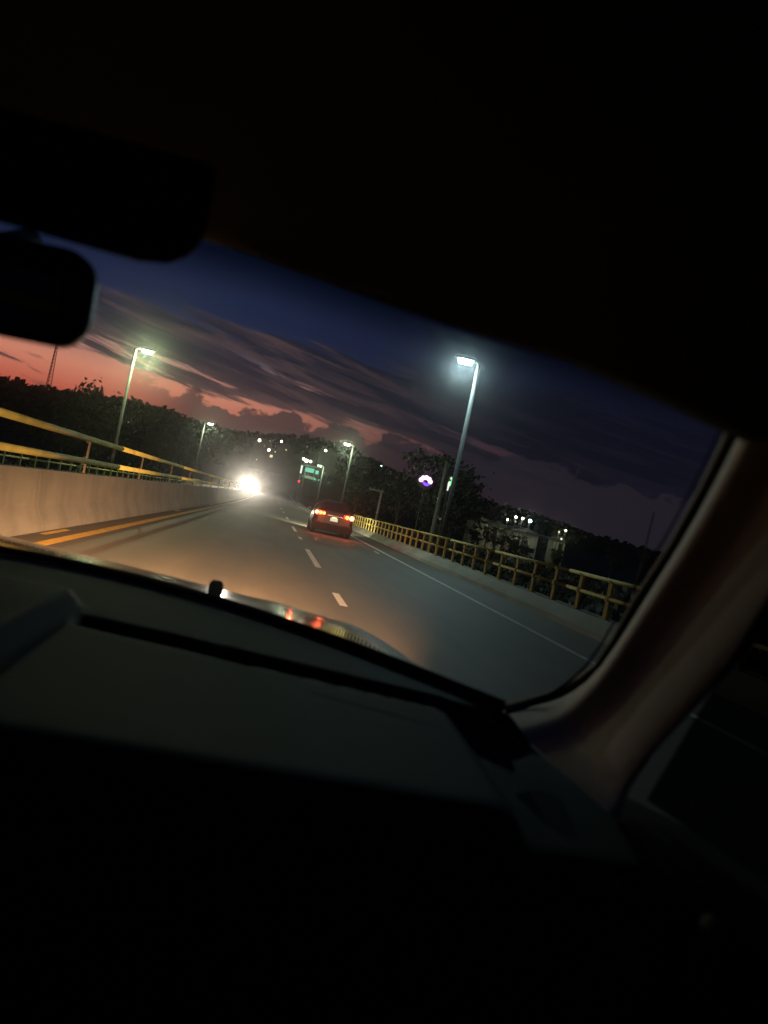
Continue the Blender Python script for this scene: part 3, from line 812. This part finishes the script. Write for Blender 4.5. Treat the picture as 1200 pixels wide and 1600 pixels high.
# windscreen
RT = [(0, .80, .238), (.15, .795, .236), (.283, .78, .230), (.468, .70, .189), (.598, .60, .155), (.652, .53, .122), (.672, .47, .098)]
def roof_edge(x):                                     # header line of the windscreen
    a = min(.672, abs(x - CX))
    for (s0, y0, z0), (s1, y1, z1) in zip(RT, RT[1:]):
        if a <= s1:
            f_ = (a - s0) / (s1 - s0); return (y0 + (y1 - y0) * f_, z0 + (z1 - z0) * f_)
    return RT[-1][1:]
ws = []
for i in range(41):
    x = -1.12 + i * (1.12 + .333) / 40
    rowp = []
    for j in range(13):
        t_ = j / 12
        y0, z0 = Yf(x), -.205
        xr = -1.05 + (x + 1.12) / (1.453) * (1.05 + .275)
        y1, z1 = roof_edge(xr)
        xx = x + (xr - x) * t_
        bow = .028 * math.sin(math.pi * t_)
        # the right edge follows the pillar
        if i > 20:
            w = ((i - 20) / 20) ** 3
            kk = min(len(cornr) - 1.001, t_ * (len(cornr) - 1)); a_ = int(kk); f_ = kk - a_
            e = Vector(cornr[a_]).lerp(Vector(cornr[a_ + 1]), f_) + Vector((.004, .006, 0))
        else: w = 0; e = Vector((0, 0, 0))
        p = Vector((xx, y0 + (y1 - y0) * t_ + bow * .6, z0 + (z1 - z0) * t_ + bow)).lerp(e, w)
        rowp.append(L(p))
    ws.append(rowp)
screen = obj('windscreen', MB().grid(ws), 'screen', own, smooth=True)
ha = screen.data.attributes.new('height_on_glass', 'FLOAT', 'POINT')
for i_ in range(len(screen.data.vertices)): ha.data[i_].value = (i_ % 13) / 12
fa, fb = [], []
for i in range(0, 40):                                # thin film added inside the glass to scatter light forward into soft glare
    ra, rb = [], []
    for j in range(0, 13):
        p = Vector(ws[i][j]); jj = min(j, 11); e1 = Vector(ws[i + 1][jj]) - Vector(ws[i][jj]); e2 = Vector(ws[i][jj + 1]) - Vector(ws[i][jj])
        nn = e1.cross(e2).normalized()
        if nn.y > 0: nn = -nn
        ra.append(p + nn * .006); rb.append(p + nn * .012)
    fa.append(ra); fb.append(rb)
fm = MB(); fm.grid(fa); na_ = len(fm.v); fm.grid(fb)
m_, n_ = len(fa[0]), len(fa)
fm.f = [f if max(f) < na_ else f[::-1] for f in fm.f]
ring = [j for j in range(m_)] + [i * m_ + m_ - 1 for i in range(1, n_)] + [(n_ - 1) * m_ + j for j in range(m_ - 2, -1, -1)] + [i * m_ for i in range(n_ - 2, 0, -1)]
fm.f += [(ring[q_], ring[(q_ + 1) % len(ring)], ring[(q_ + 1) % len(ring)] + na_, ring[q_] + na_) for q_ in range(len(ring))]
gf = bpy.data.materials.new('glare film'); gf.use_nodes = True
gq = NT(gf.node_tree); gq.n.clear()
go_ = gq.node('ShaderNodeOutputMaterial'); gv = gq.node('ShaderNodeVolumePrincipled')
gv.inputs['Color'].default_value = (.95, .95, .95, 1)
gv.inputs['Density'].default_value = FILM
gv.inputs['Anisotropy'].default_value = FILM_G
gq.l.new(gv.outputs[0], go_.inputs['Volume'])
obj('glare_film', fm, gf, screen)
obj('screen_seal', seal, 'rubber', screen, smooth=True)
obj('pillar_seal', MB().tube([L((p[0] + .004, p[1] + .012, p[2])) for p in cornr], [.0085] * 5 + [.0065] * 7, 8), 'rubber', screen, smooth=True)
# black cowl between glass and bonnet
obj('cowl', MB().grid([[(x, Yf(x) + .012, CAMZ - .212) for x in xs_], [(x, Yf(x) + .05, CAMZ - .232) for x in xs_], [(x, Yf(x) + .10, CAMZ - .262) for x in xs_]]), 'rubber', own)
# bonnet
bn = []
for i in range(45):
    x = -1.22 + i * (1.68 / 44)
    s = (x + .38) / .84
    rw = []
    for j in range(22):
        t_ = j / 21
        y = Yf(max(-1.08, min(.33, x))) + .03 + t_ * .02 + t_ * (2.32 - .18 * s * s - Yf(max(-1.08, min(.33, x))))
        z = -.222 - .074 * (y - 1.38) - .05 * max(0, y - 1.85) ** 2 - .9 * max(0, y - 2.15) ** 2 - .050 * (x + .06) - .014 * s * s - .10 * max(0, x - .16) ** 2 - .10 * max(0, abs(s) - .80) ** 1.6 * 6
        z -= .02 * max(0, 1.40 - y) * abs(s)
        # two shallow creases
        z += .004 * math.exp(-((abs(s) - .55) / .06) ** 2)
        rw.append(L((x, y, z)))
    bn.append(rw)
bonnet = obj('bonnet', MB().grid(bn), 'bonnet', own, smooth=True)
def nozzle(px, py, Y):
    n0 = at(px, py, Y)
    m = MB(); sec = []
    for z, sx, sy in ((-.026, .013, .020), (.000, .0145, .020), (.009, .0135, .017), (.016, .009, .010)):
        sec.append([(n0.x + sx * math.cos(a) , n0.y + sy * math.sin(a), n0.z + z) for a in [2 * math.pi * q_ / 12 for q_ in range(12)]])
    for rw in sec: rw.append(rw[0])
    m.grid(sec); m.add(sec[-1][:-1], [tuple(range(12))])
    return obj('washer_nozzle', m, 'rubber', bonnet, smooth=True)
nozzle(337, 920, 1.50)
# A-pillar trim on the right
edge_l = [rel(*deep(c, (1.13, 1.125, 1.12, 1.115)[min(3, i_)])) for i_, c in enumerate(((788, 1114, .935), (862, 1096, .905), (892, 1083, .878), (940, 1046, .81), (1003, 941, .7035), (1062, 851, .6217), (1112, 761, .548), (1152, 682, .49), (1182, 612, .44), (1235, 480, .34)))]
edge_r = [rel(*c) for c in ((958, 1296, .70), (968, 1286, .705), (975, 1245, .722), (1012, 1190, .72), (1098, 1100, .63), (1190, 1000, .545), (1290, 880, .47), (1380, 780, .41), (1460, 690, .36), (1560, 560, .28))]
stn = list(zip(edge_l, edge_r))
pr = []
for Lp, Rp in stn:
    a, b = Vector(Lp), Vector(Rp)
    nrm = Vector((-1, -.12, .12)).normalized()
    rw = [L(a + Vector((.012, .010, 0)))]
    for t_, o_ in ((0, 0), (.07, .006), (.14, .012), (.20, .0165), (.25, .0185), (.29, .0165), (.34, .009), (.39, .002), (.45, -.001), (.55, .002), (.68, .004), (.82, .003), (.93, .000), (1, -.006)):
        rw.append(L(a.lerp(b, t_) + nrm * o_))
    rw.append(L(b + Vector((.02, .05, .005))))
    pr.append(rw)
obj('pillar_trim', MB().grid(pr), 'trim', own, smooth=True, sub=1)
# left pillar mirrored, for the same car
pl = [[(2 * CX - p[0], p[1], p[2]) for p in rw] for rw in pr]
obj('pillar_trim', MB().grid(pl), 'trim', own, smooth=True)
# roof lining
rl = []
for i in range(31):
    x = -1.05 + i * (1.05 + .30) / 30
    y1, z1 = roof_edge(x)
    s = (x - CX) / .68
    rw = [L((x, y1 + .015, z1 + .012)), L((x, y1, z1)), L((x, y1 - .02, z1 + .002))]
    for t_ in (.06, .15, .3, .5, .75, 1.0):
        y = y1 - .02 - t_ * 1.9
        rw.append(L((x, y, z1 + (.33 - z1) * min(1, t_ * 2.2) - .05 * abs(s) ** 3 * min(1, t_ * 3) + .01)))
    rl.append(rw)
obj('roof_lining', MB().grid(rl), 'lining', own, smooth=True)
obj('roof_panel', MB().grid([[L((x, roof_edge(x)[0] + .016, roof_edge(x)[1] + .026)), L((x, roof_edge(x)[0] - .10, roof_edge(x)[1] + .060)), L((x, .1, .37 - .02 * abs((x - CX) / .7) ** 3)), L((x, -1.62, .39))] for x in [-1.12 + i * .076 for i in range(20)]]), 'bonnet', own, smooth=True)
obj('header_panel', MB().grid([[L((x, roof_edge(x)[0] + .016, roof_edge(x)[1] + .011)), L((x, roof_edge(x)[0] + .017, roof_edge(x)[1] + .0265))] for x in [-1.05 + i * .045 for i in range(31)]]), 'rubber', own)
# sun visor (driver's side) folded against the roof
vz = []
vo = [(-.98, .156), (-.25, .155), (-.135, .152), (-.112, .155), (-.094, .164), (-.085, .178), (-.083, .21), (-.98, .21)]
vm = MB()
def vpt(x, z, dy): return L((x, .60 - (z - .15) * 1.15 + dy, z))
vs = [vpt(x, z, 0) for x, z in vo] + [vpt(x, z, .018) for x, z in vo]; n_ = len(vo)
vm.add(vs, [tuple(range(n_)), tuple(range(n_, 2 * n_))[::-1]] + [(i, n_ + i, n_ + (i + 1) % n_, (i + 1) % n_) for i in range(n_)])
obj('sun_visor', vm, 'visor', own, bevel=.006)
# rear view mirror
mc = Vector((-.297, .655, .1165))
def rr_pts(w, h, rad, n=8):
    o_ = []
    for cx_, cz_, a0 in ((w - rad, h - rad, 0), (-w + rad, h - rad, 90), (-w + rad, -h + rad, 180), (w - rad, -h + rad, 270)):
        for i in range(n + 1):
            a = R(a0 + 90 * i / n); o_.append((cx_ + rad * math.cos(a), cz_ + rad * math.sin(a)))
    return o_
yaw = Matrix.Rotation(R(-5), 3, 'Z') @ Matrix.Rotation(R(4), 3, 'X') @ Matrix.Rotation(R(-1.0), 3, 'Y')
def mshell(w, h, rad, ys_):
    m = MB(); secs = []
    for dy, sc in ys_:
        secs.append([tuple(mc + yaw @ Vector((x * sc, dy, z * sc)) + Vector((0, 0, CAMZ))) for x, z in rr_pts(w, h, rad)])
    n_ = len(secs[0])
    for s_ in secs: s_.append(s_[0])
    m.grid(secs); m.add(secs[0][:-1], [tuple(range(n_))]); m.add(secs[-1][:-1], [tuple(range(n_))[::-1]])
    return m
mir = obj('rear_view_mirror', mshell(.126, .039, .026, ((-.004, .97), (0, 1), (.012, 1), (.026, .90), (.036, .6))), 'mirror_shell', own, smooth=True, bevel=0)
obj('mirror_glass', mshell(.118, .033, .022, ((-.0065, 1), (-.0045, 1))), 'mirror_face', mir)
ms = mc + Vector((0, .03, CAMZ))
obj('mirror_stem', MB().tube([ms, ms + Vector((0, .06, .05)), (mc.x, .845, CAMZ + .20)], [.012, .010, .016], 10), 'mirror_shell', mir, smooth=True)
# doors with tinted windows, rear bulkhead and floor: the closed cabin
for s in (1, -1):
    X_ = lambda v_: CX + s * (v_ - CX)
    dm = MB()
    dpro = [(-1.6, -.95), (.95, -.95), (.95, -.28), (.72, -.245), (.3, -.215), (-1.6, -.20)]
    vs = [L((X_(.405), y, z)) for y, z in dpro] + [L((X_(.50), y, z)) for y, z in dpro]; n_ = len(dpro)
    dm.add(vs, [tuple(range(n_)), tuple(range(n_, 2 * n_))[::-1]] + [(i, n_ + i, n_ + (i + 1) % n_, (i + 1) % n_) for i in range(n_)])
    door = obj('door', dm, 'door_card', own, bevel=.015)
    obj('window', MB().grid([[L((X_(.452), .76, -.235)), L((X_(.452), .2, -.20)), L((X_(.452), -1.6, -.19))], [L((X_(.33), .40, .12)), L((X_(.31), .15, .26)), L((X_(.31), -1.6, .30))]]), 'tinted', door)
    ar = MB().box(min(X_(.33), X_(.404)), max(X_(.33), X_(.404)), -.25, .42, CAMZ - .46, CAMZ - .40)
    obj('armrest', ar, 'door_card', door, bevel=.02)
    obj('pull_handle', MB().tube([L((X_(.395), .42, -.40)), L((X_(.365), .46, -.36)), L((X_(.365), .50, -.28)), L((X_(.395), .53, -.25))], .014, 10), 'dash', door, smooth=True)
    obj('roof_rail', MB().tube([L((X_(.27), .33, .155)), L((X_(.30), .15, .27)), L((X_(.31), -1.6, .30))], .04, 8), 'lining', own, smooth=True)
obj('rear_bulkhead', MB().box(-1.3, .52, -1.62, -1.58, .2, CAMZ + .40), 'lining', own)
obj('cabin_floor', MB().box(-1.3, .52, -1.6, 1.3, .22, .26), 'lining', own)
obj('firewall', MB().box(-1.3, .52, 1.0, 1.04, .24, CAMZ - .30), 'rubber', own)
# whip aerial at the foot of the right pillar
a0, a1 = at(978, 980, 1.25), at(1022, 800, 1.18)
obj('whip_aerial', MB().tube([a0 - Vector((0, 0, .25)), a0, a1], [.0024, .0017, .0011], 6), 'steel', own, smooth=True)
# own headlights, below the bonnet's front edge
for s in (-1, 1):
    x = CX + s * .62
    hb = obj('headlight', MB().tube([(x, 2.30, .70), (x, 2.40, .70)], [.10, .085], 14), 'car_glass', own)
    lamp('own_headlight_beam', 'SPOT', (x, 2.46, .70), 42000, (1.0, .53, .27), own, .05, (-.06, 1, -.245), 46, 1.0)
    lamp('own_headlight_spread', 'SPOT', (x, 2.46, .70), 1550, (1.0, .61, .33), own, .05, (-.62, 1, .02), 112, .9)

# ------------------------------------------------------------------ haze added for glare around the lamps
hz = bpy.data.materials.new('haze'); hz.use_nodes = True
qn = NT(hz.node_tree); qn.n.clear()
o_ = qn.node('ShaderNodeOutputMaterial'); pv = qn.node('ShaderNodeVolumePrincipled')
pv.inputs['Color'].default_value = (.90, .92, .95, 1)
pv.inputs['Density'].default_value = .00016
pv.inputs['Anisotropy'].default_value = .96
qn.l.new(pv.outputs[0], o_.inputs['Volume'])
zs_ = [gz(x, y) for x in xs for y in ys if abs(x) < 520 and -90 < y < 560]
hazeo = obj('haze', MB().box(-560, 560, -120, 580, min(gz(x, y) for x in xs for y in ys) - 1.5, 75), hz)
hazeo['kind'] = 'stuff'
print('tris', sum(len(o.data.polygons) for o in bpy.data.objects if o.type == 'MESH'), 'haze floor', min(zs_))
